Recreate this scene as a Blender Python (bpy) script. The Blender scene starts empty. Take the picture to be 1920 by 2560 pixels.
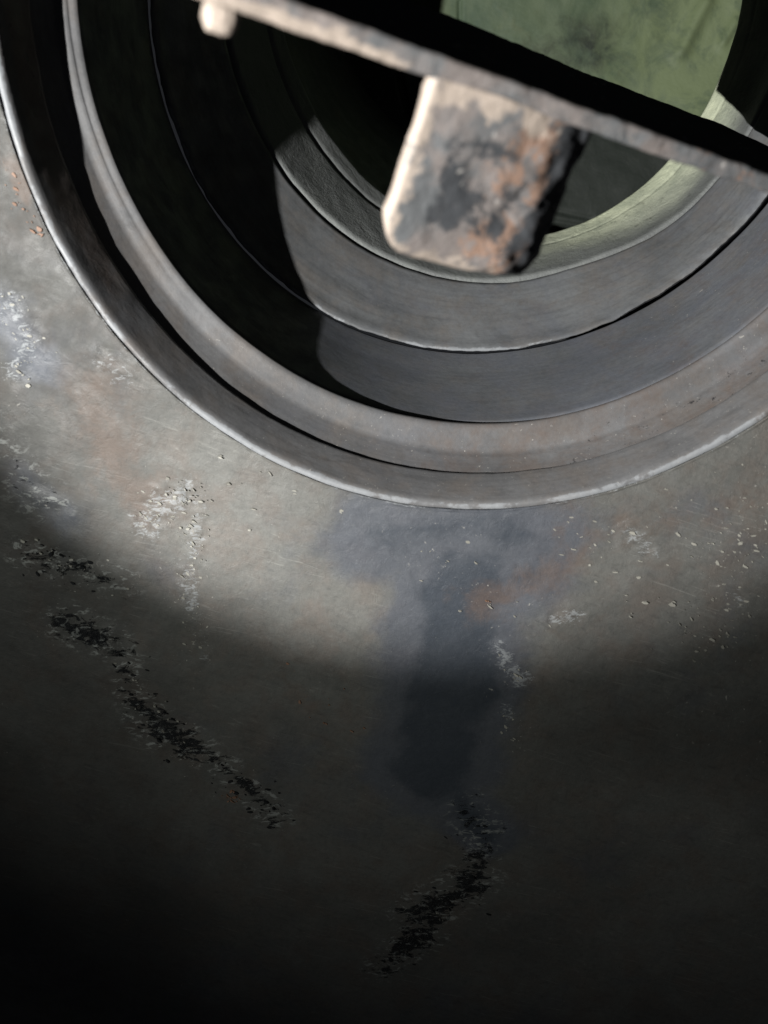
import bpy, bmesh, math, random
import numpy as np
from mathutils import Matrix, Vector

S = 0.2                                    # one model unit (the radius of the opening) is 0.2 m
sc = bpy.context.scene
col = sc.collection

# ------------------------------------------------------------------ camera
CAM = np.array([-.149, -1.743, -.311])
def rod(w):
    t = np.linalg.norm(w); k = np.array(w) / t
    q = np.array([[0, -k[2], k[1]], [k[2], 0, -k[0]], [-k[1], k[0], 0]])
    return np.eye(3) + math.sin(t) * q + (1 - math.cos(t)) * q @ q
RC = rod([-.378, .017, .052])              # columns: right, forward, up
cam = bpy.data.cameras.new('camera')
co = bpy.data.objects.new('camera', cam); col.objects.link(co)
m = Matrix.Identity(4)
for i in range(3):
    m[i][0] = RC[i, 0]; m[i][1] = RC[i, 2]; m[i][2] = -RC[i, 1]; m[i][3] = CAM[i] * S
co.matrix_world = m
cam.sensor_width = 36; cam.lens = 1900 / 2560 * 36
cam.clip_start = .005; cam.clip_end = 100
cam.dof.use_dof = True; cam.dof.focus_distance = 2.25 * S; cam.dof.aperture_fstop = 9.0
sc.camera = co

# ------------------------------------------------------------------ light: one hand torch, hot spot and spill
w = bpy.data.worlds.new('World'); sc.world = w; w.use_nodes = True
w.node_tree.nodes['Background'].inputs[0].default_value = (.75, .8, .9, 1)
w.node_tree.nodes['Background'].inputs[1].default_value = .019
LP = np.array([-2.17, -3.0, -.32]); LAX = np.array([.531, .847, -.015])
def torch(name, power, half, blend, radius, colr):
    l = bpy.data.lights.new(name, 'SPOT'); l.energy = power; l.color = colr
    l.spot_size = math.radians(2 * half); l.spot_blend = blend; l.shadow_soft_size = radius * S
    o = bpy.data.objects.new(name, l); col.objects.link(o)
    o.location = LP * S
    o.rotation_euler = Vector(LAX).to_track_quat('-Z', 'Y').to_euler()
torch('torch_beam', 46, 17.8, .42, .024, (1, .985, .96))
torch('torch_spill', 7.5, 40, 1.0, .024, (.97, 1, .93))
sc.view_settings.view_transform = 'Standard'; sc.view_settings.look = 'None'
sc.view_settings.exposure = 0; sc.view_settings.gamma = 1
sc.render.engine = 'CYCLES'; sc.cycles.diffuse_bounces = 0

# ------------------------------------------------------------------ numpy noise
def hash3(ix, iy, iz, seed):
    n = (ix * 374761393 + iy * 668265263 + iz * 2147483647 + seed * 974634777) & 0x7fffffff
    n = ((n ^ (n >> 13)) * 1274126177) & 0x7fffffff
    n = n ^ (n >> 16)
    return (n & 0xffff) / 32767.5 - 1
def vnoise(p, freq, seed=0):
    q = p * freq; i = np.floor(q).astype(np.int64); f = q - i; f = f * f * (3 - 2 * f)
    r = 0
    for a in (0, 1):
        for b in (0, 1):
            for c in (0, 1):
                wgt = (f[:, 0] if a else 1 - f[:, 0]) * (f[:, 1] if b else 1 - f[:, 1]) * (f[:, 2] if c else 1 - f[:, 2])
                r = r + wgt * hash3(i[:, 0] + a, i[:, 1] + b, i[:, 2] + c, seed)
    return r
def fbm(p, freq, octv=4, seed=0, gain=.5):
    r = 0; amp = 1; tot = 0
    for o in range(octv):
        r = r + amp * vnoise(p, freq * 2.03 ** o, seed + o); tot += amp; amp *= gain
    return r / tot
def sstep(a, b, x):
    t = np.clip((x - a) / (b - a), 0, 1); return t * t * (3 - 2 * t)
def seg_dist(px, pz, pts):
    d = np.full(px.shape, 9.)
    for (x0, z0), (x1, z1) in zip(pts[:-1], pts[1:]):
        vx, vz = x1 - x0, z1 - z0; L2 = vx * vx + vz * vz + 1e-9
        t = np.clip(((px - x0) * vx + (pz - z0) * vz) / L2, 0, 1)
        d = np.minimum(d, np.hypot(px - x0 - t * vx, pz - z0 - t * vz))
    return d
def on_plate(x, y):
    """a pixel of the 1920 x 2560 photograph carried to the plate's face (x, z)"""
    r = RC @ np.array([(x - 960) / 1900, 1, -(y - 1280) / 1900]); t = -CAM[1] / r[1]
    return CAM[0] + t * r[0], CAM[2] + t * r[2]

# ------------------------------------------------------------------ mesh helpers
def link_mesh(name, verts, faces, mat, parent=None, attrs=None, smooth=True):
    me = bpy.data.meshes.new(name)
    me.from_pydata((np.asarray(verts) * S).tolist(), [], faces if isinstance(faces, list) else faces.tolist())
    if smooth: me.polygons.foreach_set('use_smooth', [True] * len(me.polygons))
    for k, v in (attrs or {}).items():
        at = me.attributes.new(k, 'FLOAT', 'POINT'); at.data.foreach_set('value', np.asarray(v, dtype=np.float32))
    me.materials.append(mat); me.update()
    o = bpy.data.objects.new(name, me); col.objects.link(o)
    if parent: o.parent = parent
    return o
def empty(name, loc, label, cat):
    o = bpy.data.objects.new(name, None); col.objects.link(o)
    o.empty_display_size = .02; o['label'] = label; o['category'] = cat
    return o
def grid_faces(nr, nc, wrap):
    r = np.arange(nr - 1)[:, None]; c = np.arange(nc if wrap else nc - 1)[None, :]
    c2 = (c + 1) % nc
    return np.stack([r * nc + c, r * nc + c2, (r + 1) * nc + c2, (r + 1) * nc + c], -1).reshape(-1, 4)

# ------------------------------------------------------------------ materials
class NT:
    def __init__(s, name):
        s.m = bpy.data.materials.new(name); s.m.use_nodes = True; s.t = s.m.node_tree; s.n = s.t.nodes
        s.b = s.n['Principled BSDF']; s.tc = s.n.new('ShaderNodeTexCoord')
    def link(s, a, b): s.t.links.new(a, b)
    def val(s, inp, v):
        if isinstance(v, (int, float)): inp.default_value = v
        elif isinstance(v, tuple): inp.default_value = v if len(v) == 4 else (*v, 1)
        else: s.link(v, inp)
    def coords(s, scale, off=0):
        mp = s.n.new('ShaderNodeMapping'); s.link(s.tc.outputs['Object'], mp.inputs[0])
        mp.inputs['Scale'].default_value = tuple(np.array(scale if isinstance(scale, tuple) else (scale,) * 3) / S)
        mp.inputs['Location'].default_value = (off, off * .7, off * 1.3)
        return mp.outputs[0]
    def noise(s, scale, detail=5, rough=.6, dist=0, off=0):
        n = s.n.new('ShaderNodeTexNoise'); s.link(s.coords(scale, off), n.inputs['Vector'])
        n.inputs['Scale'].default_value = 1; n.inputs['Detail'].default_value = detail
        n.inputs['Roughness'].default_value = rough; n.inputs['Distortion'].default_value = dist
        return n.outputs['Fac']
    def voro(s, scale, off=0, feature='F1'):
        n = s.n.new('ShaderNodeTexVoronoi'); s.link(s.coords(scale, off), n.inputs['Vector'])
        n.inputs['Scale'].default_value = 1; n.feature = feature
        return n.outputs['Distance']
    def ramp(s, f, a, b, lo=0., hi=1.):
        n = s.n.new('ShaderNodeMapRange'); n.interpolation_type = 'SMOOTHSTEP'
        s.val(n.inputs[0], f); n.inputs[1].default_value = a; n.inputs[2].default_value = b
        n.inputs[3].default_value = lo; n.inputs[4].default_value = hi
        return n.outputs[0]
    def math(s, op, a, b=0.):
        n = s.n.new('ShaderNodeMath'); n.operation = op; s.val(n.inputs[0], a); s.val(n.inputs[1], b); return n.outputs[0]
    def mix(s, f, a, b, mode='MIX'):
        n = s.n.new('ShaderNodeMix'); n.data_type = 'RGBA'; n.blend_type = mode
        s.val(n.inputs[0], f); s.val(n.inputs[6], a); s.val(n.inputs[7], b); return n.outputs[2]
    def attr(s, name):
        n = s.n.new('ShaderNodeAttribute'); n.attribute_name = name; return n.outputs['Fac']
    def bump(s, h, strength, dist, prev=None):
        n = s.n.new('ShaderNodeBump'); n.inputs['Strength'].default_value = strength
        n.inputs['Distance'].default_value = dist * S; s.link(h, n.inputs['Height'])
        if prev: s.link(prev, n.inputs['Normal'])
        return n.outputs[0]
    def out(s, colr, rough, normal=None, spec=.4, metal=0.):
        s.val(s.b.inputs['Base Color'], colr); s.val(s.b.inputs['Roughness'], rough)
        s.val(s.b.inputs['Specular IOR Level'], spec); s.val(s.b.inputs['Metallic'], metal)
        if normal: s.link(normal, s.b.inputs['Normal'])
        return s.m

def steel(name, base, dark, warm, blue, rough=.5, streak=False):
    """old sooty steel; attributes rust, blue, dark, pale and pits place stains, pale also a painted edge highlight; tone scales the colour"""
    k = NT(name)
    big = k.noise(2.2, 6, .6, .6); mid = k.noise(9, 6, .65, .3, 3.1); fine = k.noise(75, 5, .7, 0, 1.7)
    c = k.mix(k.ramp(big, .35, .68), base, tuple(v * (.66 if streak else .72) for v in base))
    if streak: c = k.mix(k.math('MULTIPLY', k.ramp(k.noise((5, 16, 5), 6, .72, .5, 61.), .50, .72), .5), c, tuple(v * .38 for v in base))
    c = k.mix(k.math('MULTIPLY', k.ramp(mid, .42, .68), .65), c, warm)
    c = k.mix(k.math('MULTIPLY', k.ramp(k.noise(4, 5, .6, .5, 8.2), .5, .75), .45), c, blue)
    c = k.mix(k.math('MULTIPLY', k.ramp(k.noise(30, 6, .75, .5, 21.), .50, .72), .16), c, dark)
    sft = k.noise(6, 6, .62, .3, 6.6)
    if streak:
        sn = k.noise((24, 40, 24), 5, .75, .3, 7.7)
        st = k.noise((1.3, 75, 1.3), 5, .6, .15, 12.); c = k.mix(k.math('MULTIPLY', k.ramp(st, .42, .68), .16), c, dark)
    else:                                  # wiping marks run down to the right
        sm = k.n.new('ShaderNodeMapping'); k.link(k.tc.outputs['Object'], sm.inputs[0])
        sm.vector_type = 'TEXTURE'; sm.inputs['Rotation'].default_value = (0, .38, 0); sm.inputs['Scale'].default_value = (S / 17, S / 30, S / 62)
        q = k.n.new('ShaderNodeTexNoise'); k.link(sm.outputs[0], q.inputs['Vector']); q.inputs['Scale'].default_value = 1
        q.inputs['Detail'].default_value = 6; q.inputs['Roughness'].default_value = .7; q.inputs['Distortion'].default_value = .25
        sn = q.outputs['Fac']
        zone = k.ramp(k.noise(4.5, 4, .6, .4, 17.), .46, .64)
        c = k.mix(k.math('MULTIPLY', k.math('MULTIPLY', k.ramp(sn, .56, .72), zone), .4), c, tuple(v * 1.9 for v in base))
        c = k.mix(k.math('MULTIPLY', k.ramp(sn, .48, .30), .22), c, dark)
        for ang, off, sc_ in ((.36, 40., 7), (.24, 55., 6)):      # thin scratches
            sm = k.n.new('ShaderNodeMapping'); k.link(k.tc.outputs['Object'], sm.inputs[0]); sm.vector_type = 'TEXTURE'
            sm.inputs['Location'].default_value = (off * S, 0, off * S); sm.inputs['Rotation'].default_value = (0, ang, 0); sm.inputs['Scale'].default_value = (S / sc_, S / 20, S / 190)
            q = k.n.new('ShaderNodeTexNoise'); k.link(sm.outputs[0], q.inputs['Vector']); q.inputs['Scale'].default_value = 1; q.inputs['Detail'].default_value = 2; q.inputs['Roughness'].default_value = .5; q.inputs['Distortion'].default_value = .5
            ln = k.math('MULTIPLY', k.ramp(q.outputs['Fac'], .635, .68), k.ramp(k.noise(5, 4, .6, .2, off), .50, .62))
            c = k.mix(k.math('MULTIPLY', ln, .3), c, tuple(v * 2.0 for v in base))
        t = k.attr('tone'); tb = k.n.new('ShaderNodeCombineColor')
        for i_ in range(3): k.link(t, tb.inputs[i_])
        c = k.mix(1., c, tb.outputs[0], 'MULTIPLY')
    def stain(c, at, colr, lo, hi, amt, src, gain):
        f = k.ramp(k.math('ADD', k.attr(at), k.math('MULTIPLY', k.math('SUBTRACT', src, .5), gain)), lo, hi)
        f = k.math('MULTIPLY', f, k.math('MULTIPLY', k.ramp(k.attr(at), .02, .2), amt)); return k.mix(f, c, colr), f
    c, fb = stain(c, 'blue', blue, .22, .95, .8, k.noise(8, 6, .68, .5, 6.6), 1.1)
    if not streak: c, fw = stain(c, 'blue', (.040, .048, .060), 1.05, 1.75, .85, k.noise(9, 7, .7, .5, 52.), 1.4)
    c, fr = stain(c, 'rust', (.115, .080, .062), .25, .95, .55, k.noise(14, 6, .72, .4, 31.), 1.6)
    c, fp = stain(c, 'pale', tuple(v * 2.3 for v in (.135, .142, .15)), .62, 1.0, .6, sn, 2.2) if streak else stain(c, 'pale', (.30, .315, .325), .80, 1.05, .62, k.noise((44, 60, 92), 7, .78, .8, 95.), 3.6)
    c, fd = stain(c, 'dark', dark, .5, .66, .92, sn, 2.0) if streak else stain(c, 'dark', (.009, .010, .012), .80, .92, .95, k.noise((17, 20, 36), 8, .72, .7, 71.), 3.4)
    if not streak:                         # highlights on the crusted runs, painted in as pale flecks
        gl = k.math('MULTIPLY', k.ramp(k.noise((30, 40, 62), 5, .7, .6, 91.), .54, .63), k.ramp(k.attr('dark'), .12, .5))
        c = k.mix(k.math('MULTIPLY', gl, .75), c, (.27, .28, .27))
    # flecks of lost paint, of many sizes
    sel = k.ramp(k.math('ADD', k.noise(6, 5, .65, 0, 9.9), k.math('MULTIPLY', k.attr('pits'), .30)), .50, .76)
    sp = k.math('MAXIMUM', k.ramp(k.noise(120, 3, .6, .3, 2.2), .67, .74), k.ramp(k.noise(48, 5, .7, .6, 5.2), .66, .72))
    sp = k.math('MULTIPLY', sp, sel)
    c = k.mix(k.math('MULTIPLY', sp, .8), c, tuple(v * 2.6 for v in (.135, .13, .12)))
    c = k.mix(k.math('MULTIPLY', k.ramp(fine, .35, .7), .16), c, dark)
    h = k.math('ADD', k.math('MULTIPLY', sn, .45), k.math('MULTIPLY', fine, .22))
    h = k.math('SUBTRACT', k.math('ADD', h, k.math('MULTIPLY', sp, .5)), k.math('MULTIPLY', fd, .6))
    nb = k.bump(h, .2, .008)
    nb = k.bump(k.math('MULTIPLY', k.math('ADD', fd, .12), k.noise(40, 7, .75, .6, 44.)), .0 if streak else .8, .022, nb)
    r = k.math('SUBTRACT', k.ramp(k.noise(12, 6, .7, .3, 27.), .3, .7, rough - .1, rough + .16), k.math('MULTIPLY', k.math('ADD', fd, fb), .10))
    return k.out(c, r, nb, .34)

M_PLATE = steel('sooty_plate_steel', (.136, .135, .126), (.014, .016, .018), (.122, .104, .091), (.076, .084, .102), .52)
M_RIM = steel('worn_rim_steel', (.160, .160, .164), (.024, .024, .026), (.142, .125, .113), (.116, .123, .142), .5, True)
M_BORE = steel('dark_bore_steel', (.166, .172, .178), (.018, .018, .020), (.156, .142, .130), (.116, .126, .154), .52, True)
def green_steel():
    k = NT('green_coated_steel')
    big = k.noise(3, 6, .65, .8); mid = k.noise(11, 6, .7, .5, 2.)
    c = k.mix(k.ramp(big, .35, .65), (.055, .086, .054), (.112, .145, .090))
    c = k.mix(k.math('MULTIPLY', k.ramp(mid, .5, .75), .6), c, (.085, .10, .05))
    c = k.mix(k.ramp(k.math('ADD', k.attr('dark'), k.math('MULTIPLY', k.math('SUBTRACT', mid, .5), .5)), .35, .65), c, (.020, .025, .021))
    c = k.mix(k.math('MULTIPLY', k.attr('pale'), k.ramp(k.noise(6, 6, .7, .6, 30.), .32, .62)), c, (.165, .205, .108))
    n = k.bump(k.math('ADD', mid, k.math('MULTIPLY', k.noise(60, 4), .3)), .3, .012)
    return k.out(c, .6, n, .3)
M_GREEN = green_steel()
def lip_steel():
    k = NT('green_lip_steel')
    mid = k.noise(9, 6, .7, .4); fine = k.noise(80, 4, .7)
    c = k.mix(k.ramp(mid, .35, .7), (.172, .181, .176), (.140, .146, .146))
    c = k.mix(k.attr('pale'), c, k.mix(k.ramp(mid, .3, .7), (.72, .76, .55), (.42, .46, .34)))
    c = k.mix(k.math('MULTIPLY', k.ramp(k.noise(26, 5, .7, 0, 4), .58, .72), .5), c, (.05, .055, .045))
    n = k.bump(k.math('ADD', mid, k.math('MULTIPLY', fine, .5)), .5, .012)
    return k.out(c, .55, n, .35)
M_LIP = lip_steel()
def rusty():
    k = NT('rusty_bar_iron')
    big = k.noise(9, 6, .7, .7); mid = k.noise(26, 6, .7, .4, 2.); fine = k.noise(90, 4, .7)
    c = k.mix(k.ramp(big, .40, .6), (.13, .135, .14), (.21, .185, .175))
    c = k.mix(k.ramp(k.math('ADD', k.attr('rust'), k.math('MULTIPLY', k.math('SUBTRACT', mid, .5), 2.2)), .48, .66), c, (.25, .165, .125))
    c = k.mix(k.ramp(k.math('ADD', k.attr('dark'), k.math('MULTIPLY', k.math('SUBTRACT', k.noise(14, 7, .75, .6, 13.), .5), 2.6)), .38, .66), c, (.052, .055, .060))
    c = k.mix(k.ramp(k.math('ADD', k.attr('pale'), k.math('MULTIPLY', k.math('SUBTRACT', mid, .5), 1.9)), .42, .66), c, (.40, .335, .285))
    c = k.mix(k.ramp(k.noise(44, 3, .6, 0, 6), .66, .74), c, (.42, .40, .38))
    n = k.bump(k.math('ADD', k.noise(17, 4, .55, .3, 2.), k.math('MULTIPLY', fine, .2)), .5, .012)
    da = k.math('MINIMUM', k.attr('dark'), 1.); da = k.math('MULTIPLY', da, da)
    return k.out(c, k.math('ADD', .55, k.math('MULTIPLY', da, .4)), n, k.math('SUBTRACT', .35, k.math('MULTIPLY', da, .34)))
M_BAR = rusty()
def flake_mat(name, c0, rough=.6):
    k = NT(name); return k.out(k.mix(k.noise(30), c0, tuple(v * .5 for v in c0)), rough)
M_FLAKE = flake_mat('pale_scale_flakes', (.34, .33, .29)); M_FLAKE2 = flake_mat('rust_flakes', (.26, .15, .10))
M_CHIP = flake_mat('black_soot_scale', (.02, .021, .023), .32)

# ------------------------------------------------------------------ the round opening: stations (r, y, cx, cz, a, b) of the bore
ST = np.array([
    [1.000, 0.000, .000, .000, .013, .007],
    [0.976, 0.107, .009, .029, .009, .005],
    [0.926, 0.183, .020, .058, .004, -.001],
    [0.915, 0.187, .015, .061, .013, .001],
    [0.915, 0.617, .053, .174, .019, .015],
    [0.810, 0.859, .075, .276, -.001, -.003],
    [0.770, 1.199, .128, .380, -.019, -.026],
    [0.770, 9.000, .900, 2.840, 0, 0]])
def station(y):
    y = np.asarray(y, float)
    return [np.interp(y, ST[:, 1], ST[:, i]) for i in range(6)]
def revolve(name, prof, mat, parent, n=640, step=.012, amp=.0025, freq=9, seed=0, attr_fn=None, extra=None, yfn=None):
    """prof: list of (y, dr) with dr added to the bore's own radius, or (y, dr, r) with r given outright"""
    ys, rs = [], []
    P = [(p[0], (p[2] if len(p) > 2 else float(station(p[0])[0])) + p[1]) for p in prof]
    for (y0, r0), (y1, r1) in zip(P[:-1], P[1:]):
        k = max(1, int(math.hypot(y1 - y0, r1 - r0) / step))
        for j in range(k): ys.append(y0 + (y1 - y0) * j / k); rs.append(r0 + (r1 - r0) * j / k)
    ys.append(P[-1][0]); rs.append(P[-1][1])
    ys, rs = np.array(ys), np.array(rs)
    th = np.linspace(0, 2 * np.pi, n, endpoint=False)
    _, _, cx, cz, a, b = station(ys)
    r = rs[:, None] + a[:, None] * np.cos(2 * th) + b[:, None] * np.sin(2 * th)
    X = cx[:, None] + r * np.cos(th); Z = cz[:, None] + r * np.sin(th); Y = np.repeat(ys[:, None], n, 1)
    V = np.stack([X, Y, Z], -1).reshape(-1, 3)
    T = np.repeat(th[None, :], len(ys), 0).ravel(); RR = np.repeat(rs[:, None], n, 1).ravel()
    d = fbm(V, freq, 4, seed) * amp
    if extra is not None: d = d + extra(V, T)
    if yfn is not None: V[:, 1] += yfn(V, T)
    V[:, 0] += d * np.cos(T); V[:, 2] += d * np.sin(T); V[:, 1] += fbm(V + 7, freq * 1.7, 3, seed + 9) * amp * .8
    at = {k: np.zeros(len(V)) for k in ('rust', 'blue', 'dark', 'pale', 'pits', 'tone')}
    if attr_fn: at.update(attr_fn(V, T, RR))
    return link_mesh(name, V, grid_faces(len(ys), n, True)[:, ::-1], mat, parent, at)
DEG = np.pi / 180
def arc(T, a0, a1, soft=15):                # 1 between the two angles (degrees, counter-clockwise from +x)
    d = (np.degrees(T) - (a0 + a1) / 2 + 180) % 360 - 180
    return 1 - sstep((a1 - a0) / 2, (a1 - a0) / 2 + soft, np.abs(d))

furnace = empty('steel_plate', (0, 0, 0), 'sooty, stained dark steel plate with a deep round opening of stepped rings', 'steel plate')

# front plate: polar sheet round the opening
nth, nrad = 900, 300
th = np.linspace(0, 2 * np.pi, nth, endpoint=False)
u = np.linspace(0, 1, nrad)
rr = 1.012 + .25 * u + 3.2 * u ** 3.2
r = rr[:, None] + (.013 * np.cos(2 * th) + .007 * np.sin(2 * th))[None, :]
V = np.stack([r * np.cos(th), np.zeros_like(r), r * np.sin(th)], -1).reshape(-1, 3)
px, pz = V[:, 0], V[:, 2]
def trail(pix, width, seed, amt=1.):
    pts = [on_plate(*p) for p in pix]
    wob = fbm(V, 6, 3, seed) * .05
    return amt * np.clip(1 - (seg_dist(px, pz, pts) + wob) / (width * 1.25), 0, 1) ** 1.2
dark = np.maximum.reduce([
    trail([(60, 1370), (170, 1420), (300, 1440)], .075, 1, .95),
    trail([(170, 1560), (310, 1640), (320, 1730), (430, 1850), (520, 1890), (575, 1930), (690, 2040)], .075, 2, .95),
    trail([(1160, 2030), (1215, 2090), (1180, 2180)], .075, 3, .9),
    trail([(1050, 2290), (1180, 2210)], .11, 4, 1.15),
    trail([(940, 2420), (1060, 2330)], .08, 5, 1.),
    trail([(120, 1240), (0, 1130)], .12, 6, .5)])
blue = np.maximum.reduce([
    trail([(930, 1330), (1200, 1310), (1370, 1345), (1350, 1430), (1180, 1470)], .17, 7, 1.5),
    trail([(1120, 1400), (1130, 1600)], .15, 8, 1.6), trail([(1145, 1500), (1130, 1700), (1090, 1900)], .215, 37, 2.9), trail([(1130, 1850), (1150, 2010), (1220, 2090)], .13, 9, 1.6),
    trail([(0, 800), (90, 900)], .1, 10), trail([(170, 1300), (60, 1180)], .1, 12, .6)])
rust = np.maximum.reduce([trail([(1210, 1520), (1330, 1480), (1390, 1420), (1400, 1330)], .03, 38, .5), 
    trail([(250, 1010), (300, 1190), (400, 1250)], .13, 13, .8), trail([(1200, 1510), (1420, 1430), (1500, 1320)], .10, 14, .75),
    trail([(40, 420), (70, 520), (120, 590)], .035, 15, 1.2), trail([(560, 1990), (600, 2005)], .035, 16, 1.2),
    trail([(1480, 1290), (1700, 1310), (1860, 1250)], .12, 17, .6), trail([(700, 1690), (860, 1830)], .12, 18, .5)])
pale = np.maximum.reduce([
    trail([(20, 740), (70, 850), (30, 930)], .06, 19), trail([(250, 890), (300, 930)], .05, 20, .7),
    trail([(360, 1310), (470, 1210)], .06, 21, .85), trail([(495, 1240), (480, 1440), (485, 1530), (510, 1640)], .05, 22, .85),
    trail([(1250, 1620), (1300, 1700)], .05, 23, 1.15), trail([(1265, 1770), (1285, 1870)], .05, 24, 1.0),
    trail([(1380, 1550), (1440, 1530)], .04, 25, 1.1), trail([(1560, 1330), (1640, 1380)], .06, 45, .8), trail([(1840, 1480), (1850, 1600)], .05, 46, .8),
    (.75 + .8 * fbm(V, 10, 3, 46)) * (1 - sstep(.0, .008, np.repeat(rr - 1.012, nth)))])
pits = np.maximum.reduce([
    sstep(.3, .9, px) * (1 - sstep(-1.55, -1.9, pz)), trail([(480, 1220), (500, 1640)], .12, 26),
    .6 * trail([(500, 1000), (750, 1250)], .15, 27), .8 * trail([(1000, 1330), (1260, 1540)], .14, 28), 1.3 * np.clip(dark, 0, 1), 1.2 * trail([(1250, 1630), (1290, 1860)], .07, 29)])
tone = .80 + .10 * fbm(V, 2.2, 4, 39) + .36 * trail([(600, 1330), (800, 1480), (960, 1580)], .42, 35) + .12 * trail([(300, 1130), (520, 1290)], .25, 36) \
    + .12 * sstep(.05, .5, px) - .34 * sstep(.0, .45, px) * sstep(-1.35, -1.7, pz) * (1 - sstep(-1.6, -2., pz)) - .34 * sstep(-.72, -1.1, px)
V[:, 1] += fbm(V, 3, 3, 40) * .006 + fbm(V, 14, 3, 41) * .0022 + np.clip(dark, 0, 1) * fbm(V, 26, 3, 42) * .010 \
    - np.clip(pale, 0, 1) * (fbm(V, 45, 3, 43) * .006 + .002)
V[:nth, 1] = 0.003 + fbm(V[:nth], 12, 3, 44) * .002
bk = V[-nth:].copy(); bk[:, 1] += .12
V2 = np.vstack([V, bk]); z = np.zeros(nth)
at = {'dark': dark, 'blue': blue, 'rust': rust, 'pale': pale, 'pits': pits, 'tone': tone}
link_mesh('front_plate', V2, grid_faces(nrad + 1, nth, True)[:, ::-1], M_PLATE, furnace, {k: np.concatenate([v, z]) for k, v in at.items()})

# rim collar: rounded edge, chamfer, wall and seat face
def rim_attr(V, T, R):
    e = 1 - sstep(.004, .010, np.abs(V[:, 1] - .002))
    return {'pale': e * (1.0 + .9 * fbm(V, 9, 4, 3)), 'rust': arc(T, 150, 200, 20) * sstep(.015, .05, V[:, 1]) * .9, 'dark': arc(T, 120, 200, 20) * sstep(.015, .05, V[:, 1]) * .35,
            'pits': arc(T, 230, 350) * 1.1}
revolve('rim_collar', [(.004, .013, 1.0), (.001, .006, 1.0), (.003, .0, 1.0), (.010, -.004, 1.0), (.02, -.006, 1.0), (.104, .002, .976), (.108, .004, .976), (.112, .008, .976)],
        M_RIM, furnace, step=.006, amp=.0025, freq=9, seed=50, attr_fn=rim_attr)
def seat_attr(V, T, R):
    return {'dark': arc(T, 285, 345, 25) * sstep(.925, .95, R) * .32, 'pits': arc(T, 235, 350) * 2.6, 'pale': arc(T, 150, 262, 25) * .28,
            'rust': arc(T, 265, 330) * .5}
revolve('seat_ring', [(.110, .016, .976), (.150, .006, .972), (.176, .0, .966), (.183, -.012, .958), (.186, 0, .934), (.189, 0, .921), (.193, -.001, .915), (.200, -.002, .914), (.206, .002, .916), (.212, .010, .916), (.230, .012, .916)],
        M_RIM, furnace, step=.006, amp=.002, freq=6, seed=60, attr_fn=seat_attr)

# bore sections; each ends in a real joint gap
def bore_attr(V, T, R):
    return {'blue': arc(T, 240, 330) * .6, 'rust': arc(T, 295, 335) * .35, 'pits': arc(T, 300, 340) * .6}
revolve('bore_section', [(.224, .05), (.224, .013), (.226, .009), (.500, .006), (.605, .0), (.6132, .0008), (.614, .06)], M_BORE, furnace, amp=.002, freq=7, seed=70, attr_fn=bore_attr)
def right_side(T): return arc(T, 318, 400, 32)
def jag(V, T):
    y = V[:, 1]
    return (fbm(V, 26, 3, 77) * .003 + fbm(V, 60, 2, 79) * .002) * (1 - sstep(.0, .05, np.abs(y - .62))) + .045 * right_side(T) * np.clip((y - .64) / .22, 0, 1)
def crack(V, T): return ((.003 + .009 * np.clip(fbm(V, 24, 3, 78), -.3, 1)) * arc(T, 304, 374, 8) - .0085 * (1 - arc(T, 306, 380, 14)) * 1.2) * (1 - sstep(.0, .03, np.abs(V[:, 1] - .622)))
def sec2_attr(V, T, R):
    e = (1 - sstep(.004, .009, np.abs(V[:, 1] - .6135))) * (R < float(station(.622)[0]) - .0015)  # highlight of the joint's edge, painted along the lower left
    return {'pale': e * arc(T, 200, 275, 20) * (1.0 + .9 * fbm(V, 12, 3, 81)), 'blue': arc(T, 250, 330) * .3, 'dark': 1.8 * arc(T, 300, 376, 8) * (R > float(station(.622)[0]) - .0050)}
revolve('bore_section', [(.700, .06), (.621, -.002), (.6225, -.007), (.63, -.010), (.850, -.002), (.853, .002), (.856, .03)], M_BORE, furnace, step=.01, amp=.004, freq=8, seed=80, attr_fn=sec2_attr, extra=jag, yfn=crack)
# throat ring with the inward lip
def lip_attr(V, T, R):
    g = arc(T, 300, 400, 40) * sstep(.90, 1.19, V[:, 1] + .06 * fbm(V, 8, 3, 5))  # pale green coat, with the lip's brightening towards the torch painted in
    return {'pale': g}
def fill(V, T):                            # on the right the throat is built up and turns in late, the joint filled with scale
    y = V[:, 1]
    groove = sstep(1.093, 1.097, y) * (1 - sstep(1.107, 1.111, y))
    return right_side(T) * ((.045 + .012 * sstep(.87, 1.03, y)) * (1 - sstep(.90, 1.19, y))) + .010 * groove * arc(T, 140, 255, 25)
def close(V, T): return -.010 * right_side(T) * (1 - sstep(.0, .04, np.abs(V[:, 1] - .867)))
revolve('throat_ring', [(.868, .035), (.867, .001), (.870, -.004), (.880, -.005), (1.095, .0), (1.098, .0015), (1.106, .0015), (1.109, 0), (1.150, -.002), (1.175, -.004), (1.190, .0), (1.199, .010), (1.203, .03), (1.204, .09)],
        M_LIP, furnace, step=.008, amp=.004, freq=9, seed=90, attr_fn=lip_attr, extra=fill, yfn=close)
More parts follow.
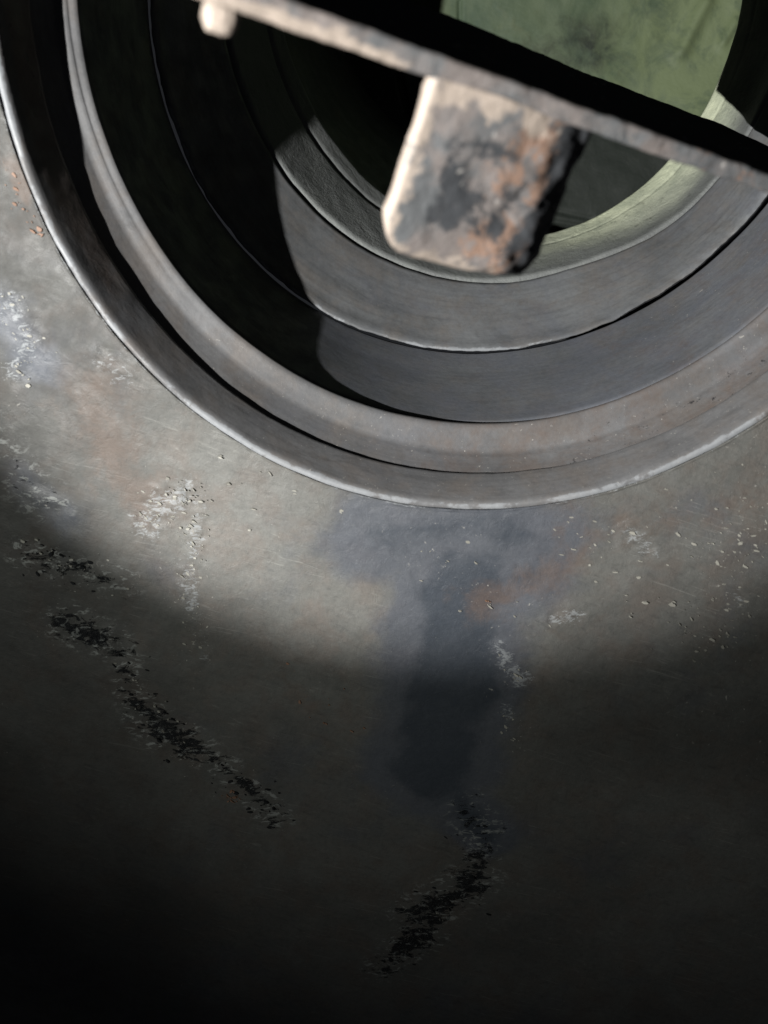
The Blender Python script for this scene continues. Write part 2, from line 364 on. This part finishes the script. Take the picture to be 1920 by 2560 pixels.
# recess behind the throat, closed by a green coated end panel
def ch_left(V, T): return -.33 * arc(T, 130, 250, 25) * sstep(1.21, 1.216, V[:, 1])
revolve('recess_wall', [(1.206, .09), (1.215, .40), (2.25, .40)], M_BORE, furnace, n=400, step=.03, amp=.004, freq=4, seed=100, extra=ch_left)
def end_panel():
    n, nr = 480, 170
    t = np.linspace(0, 2 * np.pi, n, endpoint=False); rr_ = np.linspace(.002, 1.22, nr)
    R = np.repeat(rr_[:, None], n, 1).ravel(); T = np.repeat(t[None, :], nr, 0).ravel()
    X = .24 + R * np.cos(T); Z = .725 + R * np.sin(T)
    V = np.stack([X, np.full_like(X, 2.32), Z], 1)
    V[:, 1] += -.08 * sstep(.75, 1.2, R) + fbm(V, 3.5, 4, 101) * .016 + fbm(V, 14, 3, 102) * .002
    V[:, 1] -= .030 * np.exp(-(seg_dist(X, Z, [(1.023, 0.324), (1.107, 0.507)]) / .036) ** 2) + .018 * np.exp(-(seg_dist(X, Z, [(1.197, 0.349), (1.24, 0.425)]) / .022) ** 2)
    V[:, 1] += .03 * np.exp(-(seg_dist(X, Z, [(-0.26, 0.303), (-0.22, 0.124)]) / .012) ** 2) + .012 * np.exp(-(seg_dist(X, Z, [(0.024, 0.561), (0.025, 0.469)]) / .010) ** 2)
    for q in (0, .045, .10): V[:, 1] += .012 * np.exp(-(seg_dist(X, Z, [(0.409, -0.414 + q), (0.665, -0.445 + q * .7)]) / .010) ** 2)
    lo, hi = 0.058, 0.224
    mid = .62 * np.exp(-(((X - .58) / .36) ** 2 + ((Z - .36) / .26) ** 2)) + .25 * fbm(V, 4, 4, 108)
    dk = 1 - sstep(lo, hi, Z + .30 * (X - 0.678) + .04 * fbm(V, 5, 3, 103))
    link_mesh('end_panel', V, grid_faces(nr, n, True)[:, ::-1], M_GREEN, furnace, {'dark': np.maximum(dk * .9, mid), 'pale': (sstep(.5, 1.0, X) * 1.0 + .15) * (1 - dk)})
end_panel()

# ------------------------------------------------------------------ flat bar set edgewise across the opening, with its lug
A = np.array([.87413, .42733, -.23083]); Dv = np.array([-.33149, .87228, .35951])
Bv = np.cross(Dv, A); Bv *= np.sign(Bv[2]); F0 = np.array([-.32598, -.84463, -.12309])
bar = empty('cross_bar', (0, 0, 0), 'rusty flat iron bar set edgewise across the round opening, with a square lug', 'bar')
def frame(u, v, d): return F0 + np.multiply.outer(u, A) + np.multiply.outer(v, Bv) + np.multiply.outer(d, Dv)
H = .0255
def bar_plate():                           # rear edge runs slantwise: narrow at the left end, deep at the right
    us = np.linspace(-.6, 1.49, 440); P, at = [], {'pale': [], 'rust': [], 'dark': []}
    top = [(1., t) for t in np.concatenate([np.linspace(.008, .1, 9), np.linspace(.13, 1., 24)])]
    lo = [(0., t) for t in np.concatenate([np.linspace(1., .13, 24), np.linspace(.1, .016, 8)])]
    sec = [(q, 0.) for q in np.linspace(.12, .88, 6)] + [(.97, .002)] + top + lo + [(.04, .004)]
    for u_ in us:
        dm = min(.94, max(.03, .30 + .6 * u_)); k = np.clip(.045 - .06 * u_, -.013, .045); h = H - .0025 * np.clip(u_, 0, 1)
        v = np.array([q * (h + (k * t * dm if q > .5 else 0)) for q, t in sec]); d = np.array([t * dm if t > .005 else t for q, t in sec])
        P.append(frame(np.full(len(sec), u_), v, d))
        front = 1 - sstep(.0, .02, d)
        at['pale'].append(front * (1 - sstep(.0, .30, u_ + .03)) * (1 - sstep(.2, .65, v / h)) + front * .25)  # pale band low on the left paints in light on the bevel
        at['rust'].append(front * sstep(.4, .6, u_) * .38); at['dark'].append(sstep(.006, .02, d) * 1.6)  # all behind the front edge blackened: shade of the unlit top painted in
    P = np.vstack(P); n1 = fbm(P, 26, 4, 120) * .003; n2 = fbm(P + 3, 26, 4, 140) * .003
    P = P + np.outer(n1, Bv) + np.outer(n2, Dv); n = len(sec)
    f = grid_faces(len(us), n, True).tolist() + [list(range(n))[::-1], [(len(us) - 1) * n + q for q in range(n)]]
    link_mesh('bar_plate', P, f, M_BAR, bar, {q: np.concatenate([np.broadcast_to(x, (n,)) for x in w_]) for q, w_ in at.items()})
bar_plate()
# lug: square tongue under the bar, rounded on its right side
cs = []
uL, uR, vB, vT = .216, .487, -.205, .005
def lug():
    rb = .009; rr_ = .10; dep = .085; dl = .017
    us = []                                              # section in (u, d): flat front, small left round, wide right round
    sec = []
    for k in range(9):
        a = math.pi / 2 * k / 8; sec.append((uL + rb - rb * math.cos(a), rb - rb * math.sin(a)))
    sec = [(uL, dl)] + [(uL, d) for d in np.linspace(dl - .004, rb + .002, 4)] + sec
    sec += [(u_, 0.) for u_ in np.linspace(uL + rb + .01, uR - rr_ - .005, 22)]
    for k in range(22):
        a = math.pi / 2 * k / 21; sec.append((uR - rr_ + rr_ * math.sin(a), .075 * (1 - math.cos(a))))
    sec += [(uR, d) for d in np.linspace(.079, dep, 3)]
    sec += [(u_, dl + (dep - dl) * min(1, (u_ - uL) / .16)) for u_ in np.linspace(uR - .02, uL + .01, 14)]
    sec = np.array(sec); cu, cd = (uL + uR) / 2, dep / 2
    vs = list(np.linspace(vT, vB + .03, 70)); ins = [0.] * 70
    for k in range(1, 9):
        a = math.pi / 2 * k / 8; vs.append(vB + .03 - .03 * math.sin(a)); ins.append(.03 * (1 - math.cos(a)))
    for q in (.05, .08): vs.append(vB); ins.append(q)
    P = []; info = []
    for v, i_ in zip(vs, ins):
        s0 = sec.copy()
        s0[:, 0] = np.clip(s0[:, 0], uL + i_, uR - i_); s0[:, 1] = np.clip(s0[:, 1], i_ * .8, dep - i_ * .8)
        # lower left corner is the more rounded one
        low = np.clip((vB + .050 - v) / .050, 0, 1); sh = .050 * (1 - math.sqrt(max(0, 1 - low * low)))
        s0[:, 0] = np.maximum(s0[:, 0], uL + max(sh, i_))
        q = np.clip((s0[:, 0] - uL) / (uR - uL), 0, 1); sag = (.010 * np.sin(np.pi * q ** .8) - .004) * np.clip((vT - v) / (vT - vB), 0, 1) ** 3
        P.append(frame(s0[:, 0], v - sag, s0[:, 1])); info.append(np.c_[s0, np.full(len(s0), v)])
    P = np.vstack(P); I = np.vstack(info)
    n = fbm(P, 22, 4, 140); rough = sstep(uR - .16, uR - .06, I[:, 0])
    P = P - np.outer(n * (.004 + .012 * rough), Dv) + np.outer(fbm(P, 30, 3, 150) * .004, A) + np.outer(fbm(P, 18, 3, 160) * .004, Bv)
    f = grid_faces(len(vs), len(sec), True).tolist()
    f.append([(len(vs) - 1) * len(sec) + j for j in range(len(sec))]); f.append(list(range(len(sec)))[::-1])
    U_, V_ = I[:, 0], I[:, 2]
    edge = np.maximum.reduce([1 - sstep(.0, .05, U_ - uL), 1 - sstep(.0, .05, V_ - vB), sstep(-.05, .0, V_)]) * (1 - sstep(uR - .12, uR - .05, U_))
    mid = sstep(.02, .07, U_ - uL) * sstep(.02, .07, V_ - vB) * (1 - sstep(-.06, -.02, V_)) * (1 - sstep(uR - .13, uR - .07, U_))
    rustm = sstep(uR - .19, uR - .13, U_) * (1 - sstep(uR - .05, uR, U_)) * .6
    return link_mesh('lug', P, f, M_BAR, bar, {'pale': edge * .70, 'dark': mid * .60 + sstep(uR - .12, uR - .05, U_) * .75, 'rust': np.maximum(rustm, edge * .35)})  # dark: charcoal middle, plus shade painted on the rounded right side
lug()
# rust lump / rivet head low on the bar's left end
def lump():
    bm = bmesh.new(); bmesh.ops.create_icosphere(bm, subdivisions=5, radius=1.)
    v = np.array([q.co[:] for q in bm.verts]); f = [[q.index for q in p.verts] for p in bm.faces]; bm.free()
    v = np.sign(v) * np.abs(v) ** .75
    P = frame(-.026 + v[:, 0] * .019, -.010 + v[:, 1] * .015, .010 + v[:, 2] * .012)
    n = fbm(P, 40, 4, 170) * .007
    P = P + (P - P.mean(0)) / np.linalg.norm(P - P.mean(0), axis=1)[:, None] * n[:, None]
    link_mesh('rivet_head', P, f, M_BAR, bar, {'pale': np.ones(len(P)), 'rust': np.zeros(len(P)), 'dark': np.zeros(len(P))})
lump()

# ------------------------------------------------------------------ loose scale and chips on the plate
rng = np.random.default_rng(5)
def flakes(name, spots, mat, parent, smin, smax, thick):
    Vs, Fs = [], []
    for x, z_ in spots:
        s = smin + (smax - smin) * rng.uniform() ** 2.2; k = rng.integers(5, 9); a0 = rng.uniform(0, 6.28); el = rng.uniform(.2, .7); ro = rng.normal(-.38, .4)
        an = a0 + np.linspace(0, 2 * np.pi, k, endpoint=False); rad = s * rng.uniform(.55, 1., k)
        ex, ez = rad * np.cos(an), rad * np.sin(an) * el
        ex, ez = ex * math.cos(ro) - ez * math.sin(ro), ex * math.sin(ro) + ez * math.cos(ro)
        b = len(Vs); h = s * thick * rng.uniform(.6, 1.4); tilt = rng.uniform(-.4, .4, 2)
        for i in range(k): Vs.append((x + ex[i], .004, z_ + ez[i]))
        for i in range(k): Vs.append((x + ex[i] * .7, -h - .002 + tilt[0] * ex[i] * .5 + tilt[1] * ez[i] * .5, z_ + ez[i] * .7))
        Fs.append([b + k + i for i in range(k)])
        for i in range(k): Fs.append([b + i, b + (i + 1) % k, b + k + (i + 1) % k, b + k + i])
    o = link_mesh(name, Vs, [f[::-1] for f in Fs], mat, parent, smooth=False); o['kind'] = 'stuff'
def scatter(pix, n, spread):
    out = []
    pts = [on_plate(*p) for p in pix]
    for _ in range(n):
        j = rng.integers(0, len(pts) - 1) if len(pts) > 1 else 0; t = rng.uniform()
        p, q = pts[j], pts[min(j + 1, len(pts) - 1)]
        x = p[0] + (q[0] - p[0]) * t + rng.normal(0, spread); z_ = p[1] + (q[1] - p[1]) * t + rng.normal(0, spread)
        if math.hypot(x, z_) > 1.04: out.append((x, z_))
    return out
sp = scatter([(360, 1310), (470, 1210)], 70, .025) + scatter([(500, 1230), (480, 1440), (490, 1640)], 110, .020) + scatter([(1000, 1300), (1300, 1600)], 14, .10) \
    + scatter([(1180, 1315)], 1, .0) + scatter([(1120, 1402)], 1, 0) + scatter([(1222, 1515)], 2, .006) + scatter([(1435, 1373)], 1, 0) + scatter([(1265, 1635), (1300, 1700)], 14, .015) \
    + scatter([(1270, 1770), (1285, 1870)], 18, .018) + scatter([(1870, 1280), (1840, 1450), (1740, 1640)], 130, .05) + scatter([(1400, 1330), (1850, 1380)], 110, .11) \
    + scatter([(20, 740), (70, 850), (30, 930)], 50, .025) + scatter([(500, 1050), (900, 1300)], 30, .1) + scatter([(60, 1370), (170, 1420), (290, 1440)], 26, .03) + scatter([(310, 1640), (430, 1850), (575, 1930)], 26, .03) + scatter([(1190, 2090), (1230, 2150)], 8, .02) + scatter([(1070, 2290), (1110, 2300)], 6, .015)
flakes('paint_flake_crumbs', sp, M_FLAKE, furnace, .002, .013, .10)
flakes('rust_flake_crumbs', scatter([(35, 410), (60, 500), (120, 590)], 45, .016) + scatter([(560, 1985), (610, 2005)], 16, .012) + scatter([(1222, 1512)], 3, .01) + scatter([(700, 1700), (850, 1820)], 14, .05), M_FLAKE2, furnace, .003, .014, .2)
flakes('soot_scale_crumbs', scatter([(60, 1370), (170, 1420), (290, 1440)], 40, .03) + scatter([(310, 1640), (430, 1850), (575, 1930), (690, 2040)], 60, .035)
       + scatter([(1150, 2060), (1220, 2090)], 15, .03) + scatter([(1060, 2280), (1180, 2230)], 18, .04) + scatter([(960, 2400), (1040, 2350)], 10, .03), M_CHIP, furnace, .003, .015, .12)
